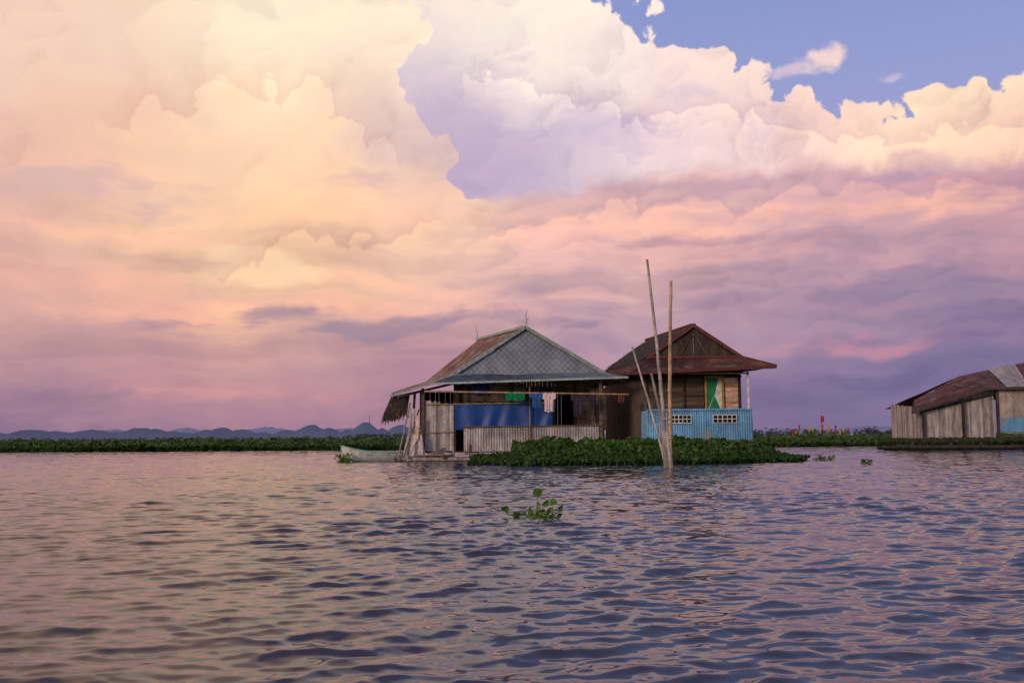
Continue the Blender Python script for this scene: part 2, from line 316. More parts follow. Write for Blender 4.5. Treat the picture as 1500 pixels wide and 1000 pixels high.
class MB:
    def __init__(s): s.v=[];s.f=[];s.r=[]
    def add(s,vs,fs,r=None):
        o=len(s.v); r=random.random() if r is None else r
        s.v+= [tuple(x) for x in vs]; s.r+=[r]*len(vs); s.f+=[tuple(i+o for i in f) for f in fs]; return s
    def hexa(s,p,r=None):
        return s.add(p,[(3,2,1,0),(4,5,6,7),(0,1,5,4),(1,2,6,5),(2,3,7,6),(3,0,4,7)],r)
    def box(s,x0,x1,y0,y1,z0,z1,r=None):
        return s.hexa([(x0,y0,z0),(x1,y0,z0),(x1,y1,z0),(x0,y1,z0),(x0,y0,z1),(x1,y0,z1),(x1,y1,z1),(x0,y1,z1)],r)
    def path(s,pts,rad,n=8,r=None):
        pts=[Vector(p) for p in pts]; vs=[];fs=[]
        for i,p in enumerate(pts):
            t=(pts[min(i+1,len(pts)-1)]-pts[max(i-1,0)]).normalized()
            u=t.orthogonal().normalized() if i==0 else (u-t*u.dot(t)).normalized()
            w_=t.cross(u)
            for k in range(n):
                a=2*math.pi*k/n; vs.append(p+(u*math.cos(a)+w_*math.sin(a))*rad[i])
        for i in range(len(pts)-1):
            for k in range(n):
                a=i*n+k;b=i*n+(k+1)%n; fs.append((a,b,b+n,a+n))
        fs.append(tuple(range(n-1,-1,-1))); fs.append(tuple(len(vs)-n+k for k in range(n)))
        return s.add(vs,fs,r)
    def tube(s,a,b,r1,r2=None,n=8,r=None): return s.path([a,b],[r1,r2 or r1],n,r)
    def bamboo(s,a,b,r1,r2,seg=.38,bend=0.,n=8):
        a=Vector(a);b=Vector(b);L=(b-a).length;k=max(2,int(L/seg));pts=[];rad=[]
        for i in range(k+1):
            t=i/k; off=Vector((math.sin(math.pi*t)*bend+random.uniform(-.006,.006),0,0)); r=r1+(r2-r1)*t
            for dt,m_ in ((-.03,.96),(0,1.22),(.03,.96)):
                tt=min(max(t+dt/L*1.0,0),1)
                if pts and (a.lerp(b,tt)+off-pts[-1]).length<1e-4: continue
                pts.append(a.lerp(b,tt)+off); rad.append(r*m_)
        return s.path(pts,rad,n)
    def board(s,a,b,w_,th,up=(0,0,1),r=None):
        a=Vector(a);b=Vector(b);t=(b-a).normalized();u=Vector(up);u=(u-t*u.dot(t)).normalized();n=t.cross(u)
        u=u*w_/2;n=n*th/2
        return s.hexa([a-u-n,a-u+n,b-u+n,b-u-n,a+u-n,a+u+n,b+u+n,b+u-n],r)
    def planks(s,a,b,c,d,n,nrm,th=.025,gap=.012,mode='v',jit=.04):
        a,b,c,d=map(Vector,(a,b,c,d)); nrm=Vector(nrm).normalized()
        ws=np.array([random.uniform(.7,1.3) for _ in range(n)]); ws=np.cumsum(ws)/ws.sum(); ws=[0]+list(ws)
        for i in range(n):
            t0,t1=ws[i]+gap*.5/n*3,ws[i+1]-gap*.5/n*3
            if mode=='v':
                q=[a.lerp(b,t0),a.lerp(b,t1),d.lerp(c,t1),d.lerp(c,t0)]; j=(q[3]-q[0]).normalized()
                j1=random.uniform(-jit,jit); q[2]=q[2]+j*j1; q[3]=q[3]+j*j1; j2=random.uniform(-jit,jit); q[0]=q[0]+j*j2; q[1]=q[1]+j*j2
            else:
                q=[a.lerp(d,t0),b.lerp(c,t0),b.lerp(c,t1),a.lerp(d,t1)]
                sg=Vector((0,0,random.uniform(-.015,.015))); q[1]=q[1]+sg; q[2]=q[2]+sg
            o=nrm*random.uniform(0,.012); k=nrm*th
            s.hexa([q[0]+o,q[1]+o,q[1]+o-k,q[0]+o-k,q[3]+o,q[2]+o,q[2]+o-k,q[3]+o-k])
        return s
    def corr(s,a,b,c,d,pitch=.09,amp=.018,rows=6,sheets=0.8,wob=.012):
        a,b,c,d=map(Vector,(a,b,c,d)); L=max((b-a).length,(c-d).length); n=max(4,int(L/pitch*6))
        nrm=(b-a).cross(d-a).normalized(); vs=[];fs=[];rr=[]
        sh=[random.random() for _ in range(400)]
        for j in range(rows+1):
            v=j/rows
            for i in range(n+1):
                u=i/n; p=a.lerp(b,u).lerp(d.lerp(c,u),v)
                p=p+nrm*(amp*math.sin(u*L/pitch*2*math.pi)+wob*math.sin(u*L*2.1+v*5)*1.)
                vs.append(p); rr.append(sh[int(u*L/sheets)+ (37 if v>.5 else 0)])
        for j in range(rows):
            for i in range(n):
                k=j*(n+1)+i; fs.append((k,k+1,k+n+2,k+n+1))
        s.add(vs,fs); s.r[-len(vs):]=rr; return s
    def cloth(s,x0,x1,y,z1,z0,fold=.03,nf=4,prof=None,n=24,m_=10,sag=.0):
        ph=random.uniform(0,6); vs=[];fs=[]
        for j in range(m_+1):
            v=j/m_; pw=prof(v) if prof else 1.
            for i in range(n+1):
                u=i/n; x=(x0+x1)/2+(u-.5)*(x1-x0)*pw
                z=z1+(z0-z1)*v - sag*math.sin(math.pi*u)*(.5+.5*v)+ .02*v*math.sin(u*9+ph)
                vs.append((x,y+fold*(.25+.75*v)*math.sin(u*nf*6.28+ph+v+.8*math.sin(u*11+v*3)),z))
        for j in range(m_):
            for i in range(n):
                k=j*(n+1)+i; fs.append((k,k+n+1,k+n+2,k+1))
        return s.add(vs,fs)
    def thatch(s,a,b,c,d,n,L=.45,w_=.035,lift=.06):
        a,b,c,d=map(Vector,(a,b,c,d)); nrm=(b-a).cross(d-a).normalized()
        if nrm.z<0: nrm=-nrm
        for _ in range(n):
            u,v=random.random(),random.random()
            p=a.lerp(b,u).lerp(d.lerp(c,u),v); dn=(a.lerp(b,u)-d.lerp(c,u)).normalized(); sd=(b-a).normalized()
            q=p+dn*L*random.uniform(.6,1.2)+sd*random.uniform(-.06,.06)+nrm*random.uniform(0,lift)
            p=p+nrm*random.uniform(.0,lift*.5)
            s.add([p-sd*w_/2,p+sd*w_/2,q+sd*w_*.3,q-sd*w_*.3],[(0,1,2,3)])
        return s
    def build(s,name,parent=None,mat=None,smooth=False):
        o=Vector(parent.location) if parent else Vector((0,0,0))
        me=bpy.data.meshes.new(name); me.from_pydata([tuple(Vector(x)-o) for x in s.v],[],s.f)
        at=me.attributes.new('rnd','FLOAT','POINT'); at.data.foreach_set('value',np.array(s.r,dtype=np.float32))
        if smooth: me.polygons.foreach_set('use_smooth',np.full(len(me.polygons),True))
        if mat: me.materials.append(mat)
        me.update()
        ob=bpy.data.objects.new(name,me); sc.collection.objects.link(ob)
        if parent: ob.parent=parent
        return ob
def empty(name,loc):
    o=bpy.data.objects.new(name,None); o.location=loc; sc.collection.objects.link(o); return o
# ------------------------------------------------------------------ water
def make_water():
    rr=np.concatenate([np.geomspace(2.2,110,1350),np.geomspace(115,9000,50)])
    th=np.concatenate([np.radians(np.linspace(-40,40,801)),np.radians(np.linspace(40,320,92))[1:-1]])
    nr,nth=len(rr),len(th)
    dth=np.empty(nth); dth[:]=np.radians(80/800.); dth[801:]=np.radians(3.)
    dr=np.gradient(rr)
    X=(rr[:,None]*np.sin(th)[None,:]).astype(np.float32); Y=(rr[:,None]*np.cos(th)[None,:]).astype(np.float32)
    sp_=np.maximum(dr[:,None]*np.ones(nth)[None,:],(rr[:,None]*dth[None,:])).astype(np.float32)
    Z=np.zeros_like(X); DX=np.zeros_like(X); DY=np.zeros_like(X); lost=np.zeros_like(X)
    n=100; lam=np.geomspace(.05,1.8,n)*rng.uniform(.95,1.05,n)
    wgt=np.exp(-(np.log(lam/.18))**2/(2*.82**2)); sl_=wgt/np.sqrt((wgt**2).sum()/2)*.20
    mod=1+.25*np.sin(.31*X+.55*Y)*np.sin(.73*X-.21*Y+1)+.22*np.sin(1.1*X+.35*Y+2)*np.sin(.5*Y-.4*X)
    for i in range(n):
        a=math.radians(-90+14+rng.normal(0,28)); kx=math.cos(a)*2*math.pi/lam[i]; ky=math.sin(a)*2*math.pi/lam[i]; k=2*math.pi/lam[i]
        amp=sl_[i]/k; f=np.clip(lam[i]/sp_/3.-.6,0,1)
        lost+=(sl_[i]**2/2)*(1-f*f)
        if f.max()<=0: continue
        ph=kx*X+ky*Y+rng.uniform(0,6.28); A_=amp*f*mod
        Z+=A_*np.cos(ph); s_=np.sin(ph)*A_*.8; DX-=s_*math.cos(a); DY-=s_*math.sin(a)
    V=np.stack([X+DX,Y+DY,Z],-1).reshape(-1,3)
    i=np.arange(nr-1)[:,None]*nth; j=np.arange(nth)[None,:]; j2=(j+1)%nth
    F=np.stack([i+j,i+nth+j,i+nth+j2,i+j2],-1).reshape(-1,4)[:,::-1]
    V=np.vstack([V,[[0,0,0]]]); c=len(V)-1; jj=np.arange(nth)
    F3=np.stack([np.full(nth,c),(jj+1)%nth,jj],-1)
    ch=np.concatenate([np.sqrt(lost).ravel(),[0]])
    m,nn,b=newmat('lake_water')
    b.inputs['Base Color'].default_value=(.05,.052,.08,1); b.inputs['Roughness'].default_value=.05; b.inputs['IOR'].default_value=1.36
    g=nn.node('ShaderNodeNewGeometry'); o=g.outputs['Position']
    at=nn.node('ShaderNodeAttribute',attribute_name='chop')
    big=nn.v('SUBTRACT',nn.noise(nn.v('MULTIPLY',o,(1.3,3.2,1)),1.3,4,.66,out='Color'),(.5,.5,.5))
    fine=nn.v('SUBTRACT',nn.noise(nn.v('MULTIPLY',o,(9,16,1)),1.4,2,.6,out='Color'),(.5,.5,.5))
    big=nn.v('SCALE',big,scale=nn.m('MULTIPLY',at.outputs['Fac'],5.5))
    fine=nn.v('SCALE',fine,scale=.06)
    pert=nn.v('MULTIPLY',nn.v('ADD',big,fine),(.8,1,0))
    nn.nt.links.new(nn.v('NORMALIZE',nn.v('ADD',g.outputs['Normal'],pert)),b.inputs['Normal'])
    return quickmesh('water',V,F,F3=F3,smooth=True,mat=m,extra=ch)
make_water()
# ------------------------------------------------------------------ foliage masses
def leafmass(name,C,R,H,mat,stalk=True,tilt=(.2,1.3)):
    n=len(C); az_=rng.uniform(0,2*np.pi,n); ti=rng.uniform(tilt[0],tilt[1],n)
    f=np.stack([np.cos(az_)*np.cos(ti*0+ti),np.sin(az_)*np.cos(ti),np.sin(ti)],-1)
    s=np.stack([-np.sin(az_),np.cos(az_),0*az_],-1); nn=np.cross(s,f)
    prof=[(-1,0,0),(-.35,.95,.25),(.6,.8,.22),(1,0,-.05),(.6,-.8,.22),(-.35,-.95,.25)]
    L=[C+R[:,None]*(f*a+s*b+nn*c) for a,b,c in prof]
    V=np.stack(L,1)
    base=np.arange(n)[:,None]*6
    F=np.concatenate([base+np.array([0,1,2,3]),base+np.array([0,3,4,5])])
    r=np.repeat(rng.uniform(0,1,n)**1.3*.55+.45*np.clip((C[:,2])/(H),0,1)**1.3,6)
    V=V.reshape(-1,3)
    if stalk:
        b0=L[0]; g=b0.copy(); g[:,2]=-.02; g[:,:2]-=f[:,:2]*R[:,None]*.8
        wv=s*.008
        V2=np.stack([g-wv*1.6,g+wv*1.6,b0+wv,b0-wv],1).reshape(-1,3)
        F2=np.arange(n)[:,None]*4+np.arange(4)+len(V)
        V=np.vstack([V,V2]); F=np.vstack([F,F2]); r=np.concatenate([r,np.repeat(rng.uniform(.2,.7,n),4)])
    return quickmesh(name,V,F,rnd=r,mat=mat)
def vnoise(x,y,s,seed=0):
    return (np.sin(x*s+seed)*np.cos(y*s*1.3+seed*2)+np.sin(x*s*2.3+y*s*1.1+seed*3)*.6+np.cos(y*s*2.9-x*s*.7+seed)*.4)/2
n=26000
x=rng.uniform(-1.4,9.5,n); y=rng.uniform(29.2,37.2,n)
fe=30.2-.25*np.minimum(0,x-1)+np.clip((x-5)*.55,0,3)+.35*vnoise(x,y*0,2.1,1)
fe=np.where(x<-.1,31.5,fe)
den=vnoise(x,y,1.3,3)
bk=np.where(x<3.4,37.4,37.2)
k=(y>fe)&(y<bk)&(den>-.5+rng.uniform(-.2,.2,n))&~((x<-.2)&(y>36.0))
x,y,den,fe=x[k],y[k],den[k],fe[k]
hmax=np.clip(.12+(y-fe)*.11,.10,.62)*(1+.4*den+.3*vnoise(x,y,3.1,9))*np.where(x<0.,.4,1)*np.where(x>8.6,.65,1)
z=hmax*rng.uniform(.25,1,len(x))**.6
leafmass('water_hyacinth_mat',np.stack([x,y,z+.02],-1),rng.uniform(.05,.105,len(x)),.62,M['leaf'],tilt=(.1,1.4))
xs=np.linspace(-.8,9.2,60); yy=np.linspace(0,1,14); V=[];
for yv in yy:
    for xv in xs:
        f0=30.9-.25*min(0,xv-1)+max(0,min(3,(xv-5)*.55)); f0=32.3 if xv<-.1 else f0
        V.append((xv,f0+yv*(37.6-f0),-.05+.12*(yv>0)*(yv<1)+random.uniform(0,.05)+.08*yv))
F=[[j*60+i,j*60+i+1,(j+1)*60+i+1,(j+1)*60+i] for j in range(13) for i in range(59)]
quickmesh('floating_debris_bed',V,F,rnd=np.full(len(V),.5),mat=M['soil'])
def belt(name,x0,x1,y0,y1,n,h,amp):
    x=rng.uniform(x0,x1,n); t=rng.uniform(0,1,n)**2.2; y=y0+t*(y1-y0)+amp*vnoise(x,0*x,.11,2)+amp*.5*vnoise(x,0*x,.5,4)
    hh=h*(.75+.35*vnoise(x,y,.35,5)+.15*vnoise(x,y,1.1,8))*np.clip(.45+t*9,0,1)
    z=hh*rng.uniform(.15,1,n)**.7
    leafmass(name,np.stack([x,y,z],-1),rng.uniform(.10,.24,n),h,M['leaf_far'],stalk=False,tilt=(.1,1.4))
    m=160; V=[];xx=np.linspace(x0,x1,m)
    for j,(dy,zz) in enumerate(((.8,-.05),(1.6,.3),(4,.42),(y1-y0,.5))):
        for xv in xx:
            yv=y0+dy+amp*float(vnoise(xv,0.,.11,2))+amp*.5*float(vnoise(xv,0.,.5,4)); V.append((xv,yv,zz+random.uniform(-.05,.08)*(j>0)))
    F=[[j*m+i,j*m+i+1,(j+1)*m+i+1,(j+1)*m+i] for j in range(3) for i in range(m-1)]
    quickmesh(name+'_bed',V,F,rnd=np.full(len(V),.15),mat=M['leaf_far'])
belt('hyacinth_belt',-75,-2,76,150,52000,.95,1.8)
belt('hyacinth_belt.001',17,75,78,150,36000,.95,1.8)
# ------------------------------------------------------------------ distant land
def ridge(name,x0,x1,y,peaks,base,mat,ny=9,depth=260,n=600,seed=1):
    xs=np.linspace(x0,x1,n); h=np.full(n,base)
    for px_,ph,pw in peaks: h=np.maximum(h,base*.6+(ph-base*.6)*np.clip(1-np.abs((xs-px_)/pw/1.5)**1.6,0,1))
    h=h+1.3*vnoise(xs,0*xs,.035,seed)+1.2*vnoise(xs,0*xs,.09,seed+2)+.7*vnoise(xs,0*xs,.23,seed+5)+rng.uniform(-.6,.6,n)
    h=np.maximum(h,1); V=[]
    for j in range(ny):
        t=j/(ny-1); pr=math.sin(math.pi*min(t*1.0,1))**.7
        for i in range(n): V.append((xs[i],y+t*depth,h[i]*pr*(1+.05*random.uniform(-1,1))-.3))
    F=[[j*n+i,j*n+i+1,(j+1)*n+i+1,(j+1)*n+i] for j in range(ny-1) for i in range(n-1)]
    return quickmesh(name,V,F,rnd=np.full(len(V),.5),mat=mat,smooth=False)
k=2000/1458.
pk=[((px-750)*k,h*k*.95,wd*k) for px,h,wd in [(-60,14,40),(5,20,22),(40,16,14),(66,13,10),(98,18,22),(135,15,14),(172,21,16),(195,19,14),(218,15,14),(245,12,12),(275,17,12),(297,20,14),(330,17,14),(362,13,14),(400,15,16),(436,23,20),(466,19,12),(495,16,10),(522,28,16),(548,18,10),(575,23,16),(605,18,14),(640,20,30),(700,15,40)]]
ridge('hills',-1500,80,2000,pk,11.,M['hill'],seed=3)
pk=[((px-750)*3400/1458.,h*3400/1458.,wd*3400/1458.) for px,h,wd in [(60,14,50),(150,17,40),(255,19,30),(380,19,50),(500,17,40),(1180,12,60),(1290,15,60),(1400,13,60),(1550,14,70)]]
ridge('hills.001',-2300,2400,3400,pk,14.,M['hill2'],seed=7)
def treemass(name,specs,mat):
    V=[];F=[];R=[]
    def tri(c,s,r):
        b=len(V)
        for _ in range(4):
            d=rng.normal(size=3); d/=np.linalg.norm(d); V.append(tuple(c+d*s*np.array([1,1,.8]))); R.append(r)
        F.append((b,b+1,b+2,b+3))
    for (x,y,H,palm) in specs:
        if palm:
            lean=random.uniform(-.8,.8)
            b=len(V); 
            for q in ((x-.14,0),(x+.14,0),(x+lean+.1,H),(x+lean-.1,H)): V.append((q[0],y,q[1])); R.append(.1)
            F.append((b,b+1,b+2,b+3))
            for kf in range(11):
                a=kf*.571+random.random()*.3; L=random.uniform(1.8,2.6); pz=random.uniform(.2,1.)
                prev=np.array([x+lean,y,H]); 
                for t in (.5,1.):
                    nx=np.array([x+lean+math.cos(a)*L*t,y+math.sin(a)*L*t,H+pz*t*1.6-2.*t*t]); wv=np.array([-math.sin(a),math.cos(a),.6])*.32*(1.25-t)
                    b=len(V); V.extend([tuple(prev-wv),tuple(prev+wv),tuple(nx+wv*.5),tuple(nx-wv*.5)]); R.extend([.3]*4); F.append((b,b+1,b+2,b+3)); prev=nx
        else:
            rx=H*random.uniform(.45,.75)
            for _ in range(70):
                d=rng.normal(size=3); d/=np.linalg.norm(d); d*=rng.uniform(.3,1)**.5
                c=np.array([x+d[0]*rx,y+d[1]*rx,H*.52+d[2]*H*.46]); tri(c,H*.14,float(np.clip(.4+.5*d[2]+rng.normal()*.15,0,1)))
    return quickmesh(name,V,F,rnd=R,mat=mat)
sp_=[]
for i in range(110):
    px=random.uniform(1090,1400); y=random.uniform(640,760); sp_.append(((px-750)*y/1458,y,random.uniform(3.0,5.8),random.random()<.3))
for i in range(16):
    px=random.choice([random.uniform(1105,1160),random.uniform(1240,1335)]); y=700; sp_.append(((px-750)*y/1458,y,random.uniform(5,7),True))
treemass('distant_trees',sp_,M['tree'])
sp_=[]
for i in range(130):
    px=random.uniform(470,760); y=random.uniform(640,760); sp_.append(((px-750)*y/1458,y,random.uniform(2.2,5.5)*(.6+.4*min(1,(px-470)/80)),random.random()<.3))
for i in range(110):
    px=random.uniform(-150,480); y=random.uniform(800,900); sp_.append(((px-750)*y/1458,y,random.uniform(1.8,4.),random.random()<.15))
treemass('distant_trees.001',sp_,M['tree'])
mb_=MB(); mb_.box(-700,500,630,1500,-.2,.5,.1); mb_.build('far_shore',None,M['tree'])
e=empty('radio_mast',(-215,1500,0)); mb_=MB()
for dx,dy in((-.9,0),(.9,0),(0,1.5)): mb_.tube((-215+dx,1500+dy,0),(-215+dx*.3,1500+dy*.3,36),.25,.15,5)
for i in range(12): mb_.tube((-215-.9+.05*i,1500,i*3),(-215+.9-.05*i,1500,i*3+3),.12,.12,4)
mb_.build('lattice',e,M['hill'])
# ------------------------------------------------------------------ HOUSE 1
H1=empty('floating_house',(0,40,0))
mb_=MB()
A_=(.52,38.15,5.05); Ab=(-1.5,43,5.05); L1=(-2.62,38.15,3.02); BL=(-3.7,43,3.3); R1=(3.75,38.15,3.1); BR=(1.9,43,3.1)
mb_.corr(BL,L1,A_,Ab,rows=8).corr(R1,BR,Ab,A_)
mb_.build('main_roof',H1,M['roof_rust'])
mb_=MB(); mb_.corr((-5.2,43,2.8),(-4.62,38.0,2.5),L1,BL,rows=4); mb_.corr((4.3,38,2.95),(3.4,43,2.95),BR,R1,rows=3)
mb_.build('side_lean_to_roof',H1,M['roof_rust'])
mb_=MB(); mb_.corr((-2.95,37.2,2.90),(4.32,37.2,3.10),(3.55,38.12,3.30),(-2.2,38.12,3.27),rows=3)
mb_.add([(-4.65,37.9,2.47),(-2.95,37.2,2.90),(-2.2,38.12,3.27),(-2.62,38.15,3.02)],[(0,1,2,3)],.3)
mb_.build('front_roof_skirt',H1,M['roof_blue'])
mb_=MB(); g0=(-2.15,38.2,3.29); g1=(3.42,38.2,3.29)
mb_.add([g0,g1,(.52,38.2,4.98)],[(0,1,2)],.5); mb_.build('woven_gable',H1,M['woven'])
mb_=MB()
mb_.board((.52,38.06,5.08),(-2.72,38.06,2.98),.13,.05).board((.52,38.06,5.08),(3.85,38.06,3.10),.13,.05)
mb_.board((-2.97,37.17,2.88),(4.34,37.17,3.07),.07,.03)
mb_.board((-2.97,37.17,2.90),(-4.68,37.9,2.45),.07,.03)
mb_.board((-1.5,43.,5.1),(.5,38.1,5.1),.10,.16)
mb_.build('roof_trim',H1,M['trim'])
mb_=MB()
mb_.path([(.55,38.05,5.05),(.57,38.05,5.35),(.53,38.05,5.5),(.57,38.05,5.68),(.6,38.05,5.80)],[.028,.02,.018,.014,.005],6)
mb_.path([(.55,38.05,5.3),(.63,38.05,5.4),(.62,38.05,5.5)],[.014,.012,.005],6).path([(.54,38.05,5.2),(.46,38.05,5.28),(.48,38.05,5.38)],[.014,.012,.005],6)
mb_.path([(-1.52,43,5.1),(-1.5,43,5.4),(-1.57,43,5.55),(-1.52,43,5.70)],[.028,.02,.014,.005],6)
mb_.build('roof_finials',H1,M['trim'])
mb_=MB(); mb_.planks((-3.6,38.0,.36),(3.4,38.0,.36),(3.4,43,.36),(-3.6,43,.36),24,(0,0,1),.06,mode='v')
mb_.build('floor',H1,M['plank_dark'])
mb_=MB()
for i in range(9): 
    yy_=37.15+i*.16; mb_.tube((-4.3+random.uniform(-.2,.4),yy_,.06+random.uniform(-.02,.05)),(1.2+random.uniform(-.8,.6),yy_+.1,.07),.075,.06)
for i in range(5): mb_.tube((-3.9+i*1.3,36.9,.16),(-3.9+i*1.3,43,.16),.06,.06)
for xx_ in (-3.4,-2.25,-1.2,.1,1.3,2.3,3.35): mb_.tube((xx_,38.0,-.4),(xx_,38.0,.4),.06,.05)
for i in range(7): mb_.tube((-3.6+random.uniform(-.3,.6),37.5+random.uniform(-.5,.3),.2),(-2.4+random.uniform(-.2,1.4),37.3+random.uniform(-.4,.4),.22+random.uniform(0,.08)),.03,.03,6)
mb_.build('raft_logs',H1,M['plank_grey'])
mb_=MB()
mb_.planks((-3.35,38.1,.3),(-2.22,38.1,.3),(-2.22,38.1,2.12),(-3.35,38.1,2.3),13,(0,-1,0))
mb_.planks((-4.0,43,.3),(-3.35,38.12,.3),(-3.35,38.12,2.5),(-4.0,43,2.7),30,(-1,0,0))
mb_.build('left_plank_wall',H1,M['plank_pale'])
mb_=MB()
mb_.planks((-2.3,39.3,.36),(1.7,39.3,.36),(1.7,39.3,3.25),(-2.3,39.3,3.2),26,(0,-1,0))
mb_.planks((2.4,39.3,.36),(3.6,39.3,.36),(3.6,39.3,3.2),(2.4,39.3,3.2),9,(0,-1,0))
mb_.planks((1.72,39.3,2.5),(2.38,39.3,2.5),(2.38,39.3,3.2),(1.72,39.3,3.2),4,(0,-1,0))
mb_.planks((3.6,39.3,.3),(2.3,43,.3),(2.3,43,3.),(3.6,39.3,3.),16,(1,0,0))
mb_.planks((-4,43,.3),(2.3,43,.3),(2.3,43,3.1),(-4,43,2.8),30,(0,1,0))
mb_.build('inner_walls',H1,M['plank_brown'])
mb_=MB(); mb_.planks((2.95,38.5,1.1),(3.62,38.5,1.1),(3.62,38.5,2.75),(2.95,38.5,2.7),7,(0,-1,0)).planks((-2.2,38.4,2.2),(.5,38.4,2.2),(.5,38.4,2.95),(-2.2,38.4,2.9),18,(0,-1,0))
mb_.build('porch_screen',H1,M['plank_brown'])
mb_=MB(); mb_.corr((-1.85,37.9,.34),(3.26,37.9,.36),(3.26,37.9,1.28),(-1.85,37.9,1.22),pitch=.1,amp=.02,sheets=.75)
mb_.build('corrugated_porch_panel',H1,M['corr_grey'])
mb_=MB(); mb_.board((-2.2,38.08,.35),(-2.2,38.08,3.0),.09,.09,(0,1,0)).board((3.36,37.95,-.2),(3.36,37.95,3.05),.15,.13,(0,1,0)).board((3.15,38.05,.3),(3.12,38.05,1.6),.1,.08,(0,1,0))
mb_.board((-3.4,38.05,-.1),(-3.42,38.05,2.75),.12,.11,(0,1,0)).board((-1.62,37.86,-.1),(-1.62,37.86,.62),.06,.05,(0,1,0)).board((-2.0,37.86,1.27),(3.4,37.86,1.30),.05,.05).board((-3.9,38.3,0),(-3.75,38.3,2.6),.1,.09,(0,1,0))
mb_.board((-2.2,37.9,3.0),(3.4,37.9,3.08),.1,.08).board((-4.4,37.9,2.42),(-2.2,37.9,2.93),.09,.07)
mb_.build('porch_posts',H1,M['plank_brown'])
mb_=MB(); mb_.tube((.66,37.8,.4),(.66,37.8,3.1),.035,.03); mb_.bamboo((-3.3,37.3,2.60),(4.35,37.3,2.44),.035,.026,.5)
mb_.bamboo((-3.3,38.,2.14),(1.6,38.,2.16),.022,.02).bamboo((-3.6,37.95,1.05),(-2.2,37.95,1.1),.02,.02)
mb_.build('clothesline_bamboo',H1,M['bamboo'],True)
mb_=MB(); mb_.cloth(-2.2,1.52,37.98,2.12,1.18,.045,5,n=90,m_=14,sag=.05); mb_.build('blue_tarpaulin',H1,M['tarp'],True)
def shirt(v): return 1.25 if .08<v<.32 else (.8 if v>=.32 else .9)
def hang(nm,x0,x1,z0,mat,prof=None,y=37.28,z1=2.55):
    m_=MB(); m_.cloth(x0,x1,y,z1,z0,.03,3,prof=prof); m_.build(nm,H1,M[mat],True)
hang('green_cloth',-.25,.47,2.22,'green',z1=2.56); hang('blue_shirt',.70,1.12,1.95,'blue',shirt,z1=2.54); hang('pink_white_shirt',1.16,1.58,1.80,'pinkw',shirt,z1=2.53)
hang('dark_shirt',2.25,2.7,1.65,'darkc',shirt,z1=2.51,y=37.32); hang('navy_shirt',-1.6,-.95,2.5,'navy',None,38.2,2.92); hang('dark_trousers',2.86,3.1,1.9,'darkc',None,37.3,2.5); hang('maroon_cloth',3.95,4.2,2.12,'trim_red',None,37.3,2.46); hang('small_navy_cloth',.30,.48,2.1,'navy',None,37.34,2.54)
mb_=MB(); mb_.thatch((-4.9,38.0,1.65),(-4.0,38.0,1.95),(-4.1,38.1,2.55),(-4.62,38.1,2.45),380,.35,.05,.06)
mb_.thatch((-5.5,43,1.9),(-4.9,38.0,1.65),(-4.6,38.1,2.48),(-5.1,43,2.8),1500,.35,.05,.08)
mb_.add([(-5.4,43,1.9),(-4.8,38.05,1.7),(-4.55,38.1,2.48),(-5.05,43,2.8)],[(0,1,2,3)],.1)
mb_.add([(-4.8,38.08,1.75),(-4.0,38.08,2.0),(-3.9,38.1,2.6),(-4.55,38.1,2.46)],[(0,1,2,3)],.1)
mb_.build('hanging_thatch',H1,M['thatch_dark'])
mb_=MB(); mb_.cloth(-4.02,-3.5,37.75,1.98,.12,.08,2,prof=lambda v:.55+.6*v-.25*math.sin(v*5)); mb_.cloth(-3.85,-3.3,37.62,1.0,.14,.06,2,prof=lambda v:.6+.5*v)
mb_.build('draped_cloth',H1,M['cloth'],True)
mb_=MB(); mb_.cloth(-3.66,-3.52,37.55,1.7,.8,.03,1); mb_.build('orange_cloth',H1,M['salmon'],True)
mb_=MB(); mb_.tube((-4.1,37.4,.05),(-3.55,37.9,1.95),.03,.025).tube((-3.9,37.3,.05),(-3.3,37.9,1.5),.025,.02).tube((-4.3,37.6,.1),(-3.9,38,2.2),.035,.03)
mb_.board((-3.1,37.5,.2),(-2.5,37.7,.42),.2,.03).board((-3.3,37.3,.15),(-2.2,37.35,.2),.15,.1)
mb_.build('leaning_poles',H1,M['plank_grey'])
# ------------------------------------------------------------------ HOUSE 2
H2=empty('floating_house.001',(6.9,40,0))
mb_=MB()
mb_.add([(5.1,37.6,3.8),(6.88,37.55,5.0),(5.9,43.3,5.0),(4.3,43,3.9)],[(0,1,2,3)],.4)
mb_.thatch((4.3,43,3.9),(5.1,37.7,3.8),(6.8,37.65,5.0),(5.9,43.3,5.0),5200,.4,.05,.10)
mb_.build('thatch_roof',H2,M['thatch'])
mb_=MB(); mb_.corr((3.7,43,3.45),(4.45,36.8,3.22),(5.15,37.6,3.83),(4.3,43,3.9),rows=4)
mb_.corr((8.65,37.55,3.8),(8.1,43,3.9),(6.2,43.3,5.0),(6.88,37.55,5.02),rows=5)
mb_.corr((9.75,36.8,3.42),(9.4,43,3.5),(8.1,43,3.9),(8.65,37.55,3.8),rows=3)
mb_.corr((4.45,36.8,3.22),(9.75,36.8,3.42),(8.65,37.6,3.83),(5.15,37.6,3.83),rows=3)
mb_.build('metal_roof',H2,M['roof_red'])
mb_=MB(); mb_.board((6.88,37.48,5.04),(5.08,37.5,3.8),.12,.06).board((6.88,37.48,5.04),(8.72,37.5,3.8),.12,.06).board((8.7,37.5,3.83),(9.8,36.8,3.44),.09,.06)
